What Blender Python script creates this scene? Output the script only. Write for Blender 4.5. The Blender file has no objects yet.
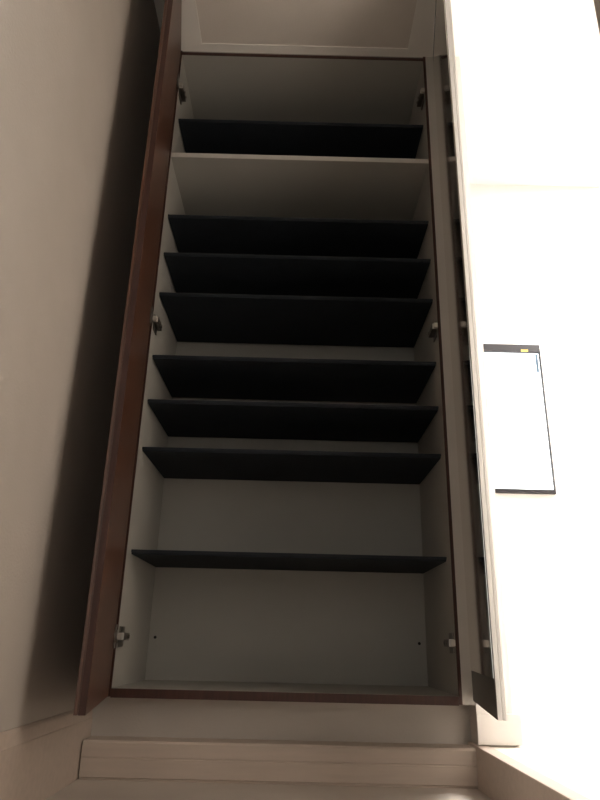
import bpy, bmesh, math
from mathutils import Vector, Matrix

C = bpy.context.scene.collection

# ------------------------------------------------------------------ materials
def mat(name, col, rough=0.6, metal=0.0, var=0.06, scale=6.0, stretch=(1, 1, 1), ior=1.45, bump=0.0,
        emit=None, estr=0.0, coat=0.0):
    m = bpy.data.materials.new(name)
    m.use_nodes = True
    nt = m.node_tree
    b = nt.nodes['Principled BSDF']
    tc = nt.nodes.new('ShaderNodeTexCoord')
    mp = nt.nodes.new('ShaderNodeMapping')
    mp.inputs['Scale'].default_value = stretch
    nz = nt.nodes.new('ShaderNodeTexNoise')
    nz.inputs['Scale'].default_value = scale
    nz.inputs['Detail'].default_value = 5
    rp = nt.nodes.new('ShaderNodeValToRGB')
    lo = [max(0, c * (1 - var)) for c in col]
    hi = [min(1, c * (1 + var)) for c in col]
    rp.color_ramp.elements[0].position = 0.3
    rp.color_ramp.elements[1].position = 0.7
    rp.color_ramp.elements[0].color = (*lo, 1)
    rp.color_ramp.elements[1].color = (*hi, 1)
    nt.links.new(tc.outputs['Object'], mp.inputs['Vector'])
    nt.links.new(mp.outputs['Vector'], nz.inputs['Vector'])
    nt.links.new(nz.outputs['Fac'], rp.inputs['Fac'])
    nt.links.new(rp.outputs['Color'], b.inputs['Base Color'])
    b.inputs['Roughness'].default_value = rough
    b.inputs['Metallic'].default_value = metal
    b.inputs['IOR'].default_value = ior
    if coat:
        b.inputs['Coat Weight'].default_value = coat
        b.inputs['Coat Roughness'].default_value = 0.05
    if bump:
        bp = nt.nodes.new('ShaderNodeBump')
        bp.inputs['Strength'].default_value = bump
        bp.inputs['Distance'].default_value = 0.002
        n2 = nt.nodes.new('ShaderNodeTexNoise')
        n2.inputs['Scale'].default_value = 180
        nt.links.new(tc.outputs['Object'], n2.inputs['Vector'])
        nt.links.new(n2.outputs['Fac'], bp.inputs['Height'])
        nt.links.new(bp.outputs['Normal'], b.inputs['Normal'])
    if emit:
        b.inputs['Emission Color'].default_value = (*emit, 1)
        b.inputs['Emission Strength'].default_value = estr
    return m

M = {
    'wall':     mat('wallpaper_cream', (0.535, 0.487, 0.44), 0.85, var=0.02, scale=14, bump=0.25),
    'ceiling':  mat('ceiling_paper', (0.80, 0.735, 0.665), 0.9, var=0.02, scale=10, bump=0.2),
    'ceilmargin': mat('ceiling_margin_pale', (0.94, 0.90, 0.84), 0.8, var=0.02),
    'trim':     mat('trim_laminate', (0.57, 0.48, 0.41), 0.6, var=0.05, scale=5, stretch=(1.5, 14, 14)),
    'floor':    mat('floor_vinyl', (0.60, 0.53, 0.465), 0.85, var=0.04, scale=9),
    'room':     mat('room_wallpaper', (0.86, 0.84, 0.82), 0.85, var=0.01, bump=0.15),
    'darkwall': mat('dark_bounce_cut', (0.16, 0.12, 0.09), 0.6, var=0.2, scale=4, stretch=(8, 8, 1)),  # for an unseen wall, made dark to cut light bouncing into the hall
    'roomfloor': mat('room_floor_board', (0.84, 0.78, 0.70), 0.5, var=0.05, scale=4, stretch=(12, 1, 1)),
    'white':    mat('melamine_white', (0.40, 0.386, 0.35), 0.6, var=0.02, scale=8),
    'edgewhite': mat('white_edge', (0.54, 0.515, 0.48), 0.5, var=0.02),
    'casing':   mat('casing_white', (0.92, 0.89, 0.86), 0.5, var=0.01),
    'brown':    mat('brown_veneer', (0.098, 0.040, 0.022), 0.34, var=0.25, scale=5, stretch=(22, 22, 1.2), ior=1.6),
    'brownedge': mat('brown_edging', (0.05, 0.018, 0.012), 0.5, var=0.25, scale=9, stretch=(20, 20, 1.5)),
    'darkrail': mat('dark_door_face', (0.075, 0.072, 0.062), 0.4, var=0.1, scale=5),
    'pale':     mat('door_edge_painted_lit', (0.90, 0.89, 0.87), 0.45, var=0.02),  # strong light on the brown door edge painted in as a pale tone
    'mirror':   mat('mirror_silver', (0.74, 0.71, 0.67), 0.08, 1.0, var=0.01),
    'shelf':    mat('navy_black_board', (0.0035, 0.0068, 0.0115), 0.8, var=0.2, scale=30),
    'shelfedge': mat('navy_black_edging', (0.008, 0.012, 0.017), 0.7, var=0.15, scale=30),
    'nickel':   mat('hinge_nickel', (0.22, 0.20, 0.18), 0.4, 1.0, var=0.06, scale=40),
    'bright':   mat('hinge_painted_lit', (0.6, 0.57, 0.53), 0.4, 0.7, var=0.03, scale=40),  # light on the hinge knuckle painted in as a brighter metal
    'hole':     mat('hole_black', (0.01, 0.01, 0.01), 0.8),
    'bronze':   mat('window_frame_dark', (0.018, 0.015, 0.017), 0.5, var=0.1),
    'pane':     mat('daylit_pane', (0.85, 0.9, 0.95), 0.15, var=0.02, emit=(0.93, 0.97, 1.0), estr=2.2),
    'bluestrip':   mat('pane_edge_blue', (0.20, 0.30, 0.42), 0.3, var=0.2, scale=20),  # bluish strip just inside the right edge of the pane
    'yellow':   mat('yellow_sticker', (0.75, 0.48, 0.10), 0.6, var=0.05),
    'paper':    mat('added_lantern_paper', (0.9, 0.85, 0.75), 0.9, var=0.02, emit=(1.0, 0.88, 0.77), estr=1.0),
    'added_diffuser': mat('added_panel_glow', (0.9, 0.9, 0.9), 0.9, var=0.01, emit=(1.0, 0.97, 0.93), estr=1.0),
    'blackwood': mat('added_lantern_wood', (0.06, 0.04, 0.03), 0.5, var=0.2),
    'chalk':    mat('faint_mark', (0.40, 0.37, 0.33), 0.7),
}
def set_emit(k, v):
    M[k].node_tree.nodes['Principled BSDF'].inputs['Emission Strength'].default_value = v
set_emit('paper', 3.4)
set_emit('added_diffuser', 125.0)

# ------------------------------------------------------------------ mesh helpers
def box(bm, x0, x1, y0, y1, z0, z1, bev=0.0, seg=2, T=None):
    r = bmesh.ops.create_cube(bm, size=1.0)
    vs = r['verts']
    for v in vs:
        v.co = Vector(((x0 + x1) / 2 + v.co.x * (x1 - x0), (y0 + y1) / 2 + v.co.y * (y1 - y0),
                       (z0 + z1) / 2 + v.co.z * (z1 - z0)))
    if bev > 0:
        es = set()
        for v in vs:
            es.update(v.link_edges)
        rb = bmesh.ops.bevel(bm, geom=list(es), offset=bev, segments=seg, affect='EDGES', profile=0.7)
        vs = list({v for f in rb['faces'] for v in f.verts} | {v for v in vs if v.is_valid})
    if T is not None:
        for v in vs:
            v.co = T @ v.co
    return vs

def cyl(bm, c, axis, r, h, n=24, r2=None, T=None):
    rot = {'x': Matrix.Rotation(math.pi / 2, 4, 'Y'), 'y': Matrix.Rotation(math.pi / 2, 4, 'X'), 'z': Matrix.Identity(4)}[axis]
    m = Matrix.Translation(c) @ rot
    if T is not None:
        m = T @ m
    bmesh.ops.create_cone(bm, cap_ends=True, segments=n, radius1=r, radius2=r if r2 is None else r2, depth=h, matrix=m)

def prism_y(bm, prof, x0, x1):
    """profile of (y,z) points extruded along x"""
    a = [bm.verts.new((x0, y, z)) for y, z in prof]
    b = [bm.verts.new((x1, y, z)) for y, z in prof]
    n = len(prof)
    bm.faces.new(a); bm.faces.new(b[::-1])
    for i in range(n):
        bm.faces.new((a[i], b[i], b[(i + 1) % n], a[(i + 1) % n]))
    bmesh.ops.recalc_face_normals(bm, faces=bm.faces[:])

def prism_x(bm, prof, y0, y1):
    """profile of (x,z) points extruded along y"""
    a = [bm.verts.new((x, y0, z)) for x, z in prof]
    b = [bm.verts.new((x, y1, z)) for x, z in prof]
    n = len(prof)
    bm.faces.new(a); bm.faces.new(b[::-1])
    for i in range(n):
        bm.faces.new((a[i], b[i], b[(i + 1) % n], a[(i + 1) % n]))
    bmesh.ops.recalc_face_normals(bm, faces=bm.faces[:])

ORG = {}   # world origin of every parent
def obj(name, bm, material, parent=None, smooth=False):
    me = bpy.data.meshes.new(name)
    org = Vector((0, 0, 0))
    if parent is not None:
        org = ORG[parent.name]
    else:
        cs = [v.co for v in bm.verts]
        org = Vector(((min(c.x for c in cs) + max(c.x for c in cs)) / 2,
                      (min(c.y for c in cs) + max(c.y for c in cs)) / 2, min(c.z for c in cs)))
    for v in bm.verts:
        v.co -= org
    bm.to_mesh(me); bm.free()
    me.materials.append(material)
    if smooth:
        for p in me.polygons:
            p.use_smooth = True
    o = bpy.data.objects.new(name, me)
    C.objects.link(o)
    if parent is not None:
        o.parent = parent
    else:
        o.location = org
    ORG[o.name] = org
    return o

def thing(name, label, cat, loc):
    o = bpy.data.objects.new(name, None)
    C.objects.link(o)
    o.location = loc
    o.empty_display_size = 0.05
    o['label'] = label; o['category'] = cat
    ORG[o.name] = Vector(loc)
    return o

def struct(name, bm, m, label=None, cat=None, parent=None):
    o = obj(name, bm, m, parent)
    if parent is None:
        o['kind'] = 'structure'
        if label:
            o['label'] = label; o['category'] = cat
    return o

def B(*a, **k):
    bm = bmesh.new()
    box(bm, *a, **k)
    return bm

# ------------------------------------------------------------------ measures (metres)
W, H, D = 0.80, 1.928, 0.366
ZF = -0.185            # hall floor
ZR = -0.100            # raised floor of the bright room
ZC = 1.947             # hall ceiling
XL = -0.060            # left wall
YB = 0.385             # wall behind the cabinet
YP = 0.060             # face of the wall under the cabinet
NX0, NX1 = 0.838, 0.921  # wall stub right of the cabinet
YFAR = 1.2             # far wall of the bright room
ZRC = 2.40
XR = 3.0
YBACK = -3.4

# ------------------------------------------------------------------ setting
bm = B(XL - 0.08, XL, YBACK - 0.08, YB + 0.08, ZF - 0.1, ZC + 0.1)
struct('wall_left', bm, M['wall'], 'cream papered wall left of the open brown door', 'wall')

bm = B(XL, NX0, YB, YB + 0.08, ZF - 0.1, ZC + 0.1)
struct('wall_back', bm, M['wall'], 'cream wall standing directly behind the tall cabinet', 'wall')

bm = B(XL, NX0, YP, YB, ZF - 0.1, -0.0205)
struct('wall_under_cabinet', bm, M['wall'], 'low cream wall panel under the cabinet bottom edge', 'wall')

bm = B(NX0, NX1, 0.0, YFAR, ZF - 0.1, ZC + 0.5)
struct('wall_right', bm, M['wall'], 'white wall end standing right of the cabinet at the bright opening', 'wall')

# hall ceiling: paler margin strips and a slightly recessed field
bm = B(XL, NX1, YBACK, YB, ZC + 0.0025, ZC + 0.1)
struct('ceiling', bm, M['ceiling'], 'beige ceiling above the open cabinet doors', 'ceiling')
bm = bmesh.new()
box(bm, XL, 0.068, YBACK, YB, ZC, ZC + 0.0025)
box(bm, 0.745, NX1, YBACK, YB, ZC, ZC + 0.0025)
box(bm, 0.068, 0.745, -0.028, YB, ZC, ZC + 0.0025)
struct('ceiling_margin', bm, M['ceilmargin'], 'pale ceiling margin running round the darker ceiling field', 'trim')
bm = B(0.845, NX1, YBACK, -0.935, ZR - 0.05, ZC + 0.1)
struct('wall_near', bm, M['wall'], 'dim wall edge at the top right corner of the bright opening', 'wall')
# drop between the low hall ceiling and the higher ceiling of the bright room
bm = B(NX1 - 0.05, NX1, YBACK, 0.0, ZC + 0.1, ZRC + 0.1)
struct('wall_header', bm, M['room'])

bm = B(XL, 0.83, YBACK, YP, ZF - 0.1, ZF)
struct('floor', bm, M['floor'], 'beige lower entrance floor in front of the cabinet', 'floor')

# baseboard along the left wall, with a sloped cap
bm = bmesh.new()
prism_x(bm, [(XL, ZF), (XL + 0.009, ZF), (XL + 0.009, -0.069), (XL + 0.0075, -0.067), (XL + 0.0075, -0.064),
             (XL + 0.006, -0.046), (XL + 0.003, -0.041), (XL, -0.041)], YBACK, YP)
struct('baseboard_left', bm, M['trim'], 'tall beige baseboard along the left wall', 'baseboard')

# stepped baseboard under the cabinet
bm = bmesh.new()
prism_y(bm, [(YP, ZF), (-0.006, ZF), (-0.006, ZF + 0.004), (-0.010, ZF + 0.006), (-0.010, -0.1425), (-0.0085, -0.1415),
             (-0.0085, -0.1395), (-0.010, -0.1385), (-0.010, -0.111), (-0.006, -0.1065), (YP, -0.1065)], XL + 0.0125, 0.83)
struct('baseboard_back', bm, M['trim'], 'beige grooved baseboard under the cabinet along the floor', 'baseboard')

# step edge (threshold) of the raised floor on the right
bm = B(0.83, 0.862, YBACK, 0.14, ZF - 0.1, ZR, bev=0.003)
struct('trim_2', bm, M['trim'], 'pale timber step edge running towards the viewer at lower right', 'step')
bm = bmesh.new()
box(bm, 0.862, XR, YBACK, -0.0, ZF - 0.1, ZR - 0.002)
box(bm, NX1, XR, 0.0, YFAR, ZF - 0.1, ZR - 0.002)
struct('floor_room', bm, M['roomfloor'], 'raised pale floor of the bright room on the right', 'floor')

bm = B(NX0 + 0.0, NX1 + 0.001, -0.002, 0.0, -0.034, ZC)
struct('trim_3', bm, M['casing'], 'white casing board on the right wall end beside the door', 'trim')
# plinth block at the foot of the wall stub
bm = bmesh.new()
box(bm, NX0 - 0.001, NX1 + 0.017, -0.008, 0.0, ZR + 0.002, -0.034, bev=0.0015)
box(bm, NX1, NX1 + 0.017, 0.0, YFAR, ZR + 0.002, -0.034, bev=0.0015)
struct('baseboard_right', bm, M['casing'], 'white baseboard at the foot of the right wall end', 'baseboard')

# bright room shell; far wall with a window opening
WX0, WX1, WZ0, WZ1 = 0.965, 1.557, 0.745, 1.466
bm = bmesh.new()
box(bm, NX0, WX0, YFAR, YFAR + 0.12, ZF - 0.1, ZRC + 0.1)
box(bm, WX1, XR + 0.1, YFAR, YFAR + 0.12, ZF - 0.1, ZRC + 0.1)
box(bm, WX0, WX1, YFAR, YFAR + 0.12, ZF - 0.1, WZ0)
box(bm, WX0, WX1, YFAR, YFAR + 0.12, WZ1, ZRC + 0.1)
struct('wall_far', bm, M['room'], 'glaring white far wall of the bright room with the window', 'wall')
struct('wall_far_right', B(XR, XR + 0.1, 0.0, YFAR, ZF - 0.1, ZRC + 0.1), M['room'])
struct('wall_side', B(XR, XR + 0.1, YBACK, 0.0, ZF - 0.1, ZRC + 0.1), M['darkwall'])
struct('wall_front', B(0.845, XR + 0.1, YBACK - 0.1, YBACK, ZF - 0.1, ZRC + 0.1), M['room'])
struct('ceiling_room', B(NX1, XR, YBACK, YFAR, ZRC, ZRC + 0.1), M['room'])

# window of the bright room
bm = bmesh.new()
box(bm, WX0, WX1, YFAR - 0.012, YFAR + 0.02, WZ1 - 0.038, WZ1, bev=0.0015)
box(bm, WX0, WX1, YFAR - 0.012, YFAR + 0.02, WZ0, WZ0 + 0.019, bev=0.0015)
box(bm, WX1 - 0.003, WX1, YFAR - 0.012, YFAR + 0.02, WZ0 + 0.019, WZ1 - 0.038)
box(bm, WX0, WX0 + 0.02, YFAR - 0.012, YFAR + 0.02, WZ0 + 0.019, WZ1 - 0.038)
win = struct('window_1', bm, M['bronze'], 'dark framed window on the far wall of the bright room', 'window')
obj('pane', B(WX0 + 0.02, WX1 - 0.003, YFAR + 0.006, YFAR + 0.012, WZ0 + 0.019, WZ1 - 0.038), M['pane'], win)
obj('pane_strip', B(WX1 - 0.020, WX1 - 0.010, YFAR + 0.001, YFAR + 0.006, WZ1 - 0.135, WZ1 - 0.045), M['bluestrip'], win)['label'] = 'bluish strip at pane edge'
obj('sticker', B(1.466, 1.499, YFAR - 0.0135, YFAR - 0.012, 1.4285, 1.439), M['yellow'], win)['label'] = 'small yellow sticker'

# ------------------------------------------------------------------ the cabinet
cab = thing('shoe_cabinet', 'tall open built-in cabinet with brown and mirrored doors and black shelves', 'cabinet', (0.40, 0.18, -0.020))
PT = 0.018
def edge(bm_args, parent, m='brownedge', label=None):
    o = obj('edge_band', B(*bm_args), M[m], parent)
    if label: o['label'] = label
    return o
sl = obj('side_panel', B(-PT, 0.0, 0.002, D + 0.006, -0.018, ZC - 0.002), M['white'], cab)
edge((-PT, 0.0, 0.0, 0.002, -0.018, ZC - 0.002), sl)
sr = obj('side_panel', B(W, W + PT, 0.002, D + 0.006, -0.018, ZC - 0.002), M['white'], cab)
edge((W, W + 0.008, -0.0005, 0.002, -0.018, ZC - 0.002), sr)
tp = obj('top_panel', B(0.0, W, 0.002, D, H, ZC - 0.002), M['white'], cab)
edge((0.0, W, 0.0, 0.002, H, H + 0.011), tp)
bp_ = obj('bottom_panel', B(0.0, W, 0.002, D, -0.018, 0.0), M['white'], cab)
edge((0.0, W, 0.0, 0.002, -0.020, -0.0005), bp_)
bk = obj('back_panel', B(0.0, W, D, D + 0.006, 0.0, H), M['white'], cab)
for hx in (0.018, 0.780):
    bm = bmesh.new(); cyl(bm, (hx, D - 0.0005, 0.113), 'y', 0.0042, 0.001, 16)
    obj('screw_hole', bm, M['hole'], bk)
obj('filler_strip', B(W + 0.008, NX0 - 0.001, 0.0, 0.0195, -0.018, ZC - 0.002), M['edgewhite'], cab)['label'] = 'pale filler strip beside right side panel'

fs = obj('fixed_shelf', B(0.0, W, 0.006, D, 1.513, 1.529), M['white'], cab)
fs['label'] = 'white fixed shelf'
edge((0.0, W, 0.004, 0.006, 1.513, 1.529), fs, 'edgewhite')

SF = 0.040
for z in (1.6938, 1.3230, 1.1885, 1.0531, 0.8537, 0.7209, 0.5853, 0.3160):
    bm = bmesh.new()
    box(bm, 0.0025, W - 0.0025, SF + 0.0015, D - 0.013, z - 0.008, z + 0.003, bev=0.001)
    s = obj('shelf', bm, M['shelf'], cab)
    bm = bmesh.new()
    box(bm, 0.0015, W - 0.0015, SF, SF + 0.003, z - 0.003, z + 0.0035, bev=0.0008)
    obj('edge_band', bm, M['shelfedge'], s)

# doors: local x runs from the hinge to the free edge, local y into the outside of the door
def door(hinge, ang, side, L, hz, right, t, z0):
    """side -1 for the left door: outside faces -x"""
    a = ang
    u = Vector((-math.sin(a) * side, -math.cos(a), 0))          # hinge -> free edge, leaning inward
    n = Vector((math.cos(a) * side, -math.sin(a), 0))           # inner face -> outer face
    T = Matrix(((u.x, n.x, 0, hinge[0]), (u.y, n.y, 0, hinge[1]), (0, 0, 1, 0), (0, 0, 0, 1)))
    z1 = 1.942
    t1 = t - 0.008
    bm = bmesh.new()
    box(bm, 0, L, 0.0, t1, z0, z1, bev=0.001, T=T)
    box(bm, 0.0005, L - 0.0015, t1, t1 + 0.0015, z0 + 0.001, z1 - 0.001, T=T)
    box(bm, 0, L, t1 + 0.0015, t, z0, z1, bev=0.0015, T=T)
    bmesh.ops.recalc_face_normals(bm, faces=bm.faces[:])
    d = obj('door', bm, M['pale'] if right else M['brown'], cab)
    if right:
        d['label'] = 'right door with mirrored inner face and edges painted pale as if lit'
        bm = bmesh.new()
        box(bm, 0.001, L - 0.001, -0.0012, 0.0, z0 + 0.001, z1 - 0.001, T=T)
        bmesh.ops.recalc_face_normals(bm, faces=bm.faces[:])
        obj('inner_face', bm, M['darkrail'], d)['label'] = 'dark rim of mirror'
        bm = bmesh.new()
        box(bm, 0.002, L - 0.003, -0.0026, -0.0012, z0 + 0.066, z1 - 0.045, T=T)
        bmesh.ops.recalc_face_normals(bm, faces=bm.faces[:])
        obj('mirror', bm, M['mirror'], d)['label'] = 'tall mirror panel'
    else:
        d['label'] = 'left door in glossy brown wood veneer'
        bm = bmesh.new()
        box(bm, L, L + 0.0012, 0.0005, t1 - 0.0005, z0, z1, T=T)
        bmesh.ops.recalc_face_normals(bm, faces=bm.faces[:])
        obj('edge_band', bm, M['brownedge'], d)
    # concealed hinges: mounting plate and arm on the side panel, cup flange on the door
    wx = 0.0 if side < 0 else W
    s = 1 if side < 0 else -1
    for z in hz:
        bm = bmesh.new()
        x = lambda q: wx + s * q
        def bx(a0, a1, *r, **k):
            box(bm, min(x(a0), x(a1)), max(x(a0), x(a1)), *r, **k)
        bx(0.0003, 0.004, 0.012, 0.052, z - 0.023, z + 0.023, bev=0.001)      # cross plate
        bx(0.004, 0.017, -0.004, 0.054, z - 0.0085, z + 0.0085, bev=0.002)    # arm
        nb = len(bm.faces)
        bx(0.003, 0.014, -0.012, -0.003, z - 0.0075, z + 0.0075, bev=0.002)    # knuckle links
        bm.faces.ensure_lookup_table()
        for fc in bm.faces:
            c = fc.calc_center_median()
            if -0.0121 < c.y < -0.0029:
                fc.material_index = 1
        cyl(bm, (x(0.018), 0.022, z), 'x', 0.0042, 0.003, 16)
        cyl(bm, (x(0.018), 0.042, z), 'x', 0.0042, 0.003, 16)
        if not right:                                                        # behind the mirror on the right door
            box(bm, 0.012, 0.030, -0.004, -0.0005, z - 0.026, z + 0.026, bev=0.001, T=T)   # cup flange
            cyl(bm, (0.021, -0.003, z), 'y', 0.015, 0.005, 24, T=T)
        bmesh.ops.recalc_face_normals(bm, faces=bm.faces[:])
        h = obj('hinge', bm, M['nickel'], d)
        h.data.materials.append(M['bright'])
        h['label'] = 'metal concealed hinge'
    return d

door((-0.004, -0.003), math.radians(9.6), -1, 0.420, (1.789, 0.946, 0.112), False, 0.0205, -0.0165)
door((0.8335, -0.003), math.radians(9.0), 1, 0.418, (1.792, 0.946, 0.115), True, 0.0150, -0.0095)

# ------------------------------------------------------------------ added lamps, out of view, lighting the bright room and hall
lamp = thing('added_lantern', 'added unseen lantern lighting the hall from the bright room', 'lamp', (1.25, -0.95, ZR - 0.002))
bm = bmesh.new(); cyl(bm, (1.25, -0.95, 0.80), 'z', 0.16, 1.30, 40)
obj('added_lantern_shade', bm, M['paper'], lamp, smooth=False)
bm = bmesh.new()
cyl(bm, (1.25, -0.95, ZR + 0.009), 'z', 0.13, 0.022, 32)
cyl(bm, (1.25, -0.95, 0.03), 'z', 0.015, 0.24, 16)
obj('added_lantern_base', bm, M['blackwood'], lamp)
cl = thing('added_light_panel', 'added unseen light panel whitening the bright room', 'light', (2.35, 0.70, ZRC))
bm = bmesh.new()
for a in ((2.05, 2.07, 0.40, 1.00), (2.63, 2.65, 0.40, 1.00), (2.07, 2.63, 0.40, 0.42), (2.07, 2.63, 0.98, 1.00)):
    box(bm, *a, ZRC - 0.034, ZRC)
obj('added_panel_frame', bm, M['edgewhite'], cl)
obj('added_diffuser', B(2.07, 2.63, 0.42, 0.98, ZRC - 0.036, ZRC - 0.030), M['added_diffuser'], cl)

# ------------------------------------------------------------------ world
w = bpy.data.worlds.new('World'); bpy.context.scene.world = w
w.use_nodes = True
w.node_tree.nodes['Background'].inputs['Color'].default_value = (0.95, 0.96, 0.90, 1)
w.node_tree.nodes['Background'].inputs['Strength'].default_value = 0.9  # added frontal fill for the cabinet, through the open hall end

# ------------------------------------------------------------------ camera
f = 657.6962
cx, cy, cz = 0.4143, -1.6539, 0.1078
yaw, pitch, roll = 0.0024, 0.3533, 0.0238
fwd = Vector((math.sin(yaw) * math.cos(pitch), math.cos(yaw) * math.cos(pitch), math.sin(pitch)))
right = Vector((math.cos(yaw), -math.sin(yaw), 0))
up = right.cross(fwd)
r2 = math.cos(roll) * right + math.sin(roll) * up
u2 = -math.sin(roll) * right + math.cos(roll) * up
cam = bpy.data.cameras.new('camera')
co = bpy.data.objects.new('camera', cam)
C.objects.link(co)
co.matrix_world = Matrix(((r2.x, u2.x, -fwd.x, cx), (r2.y, u2.y, -fwd.y, cy), (r2.z, u2.z, -fwd.z, cz), (0, 0, 0, 1)))
cam.sensor_fit = 'VERTICAL'
cam.sensor_height = 24
cam.lens = 24 * f / 800
cam.clip_start = 0.01
sc = bpy.context.scene
sc.camera = co
sc.view_settings.view_transform = 'Standard'
sc.view_settings.look = 'None'
sc.view_settings.exposure = 0.0
sc.view_settings.gamma = 1.0
sc.view_settings.use_curve_mapping = False
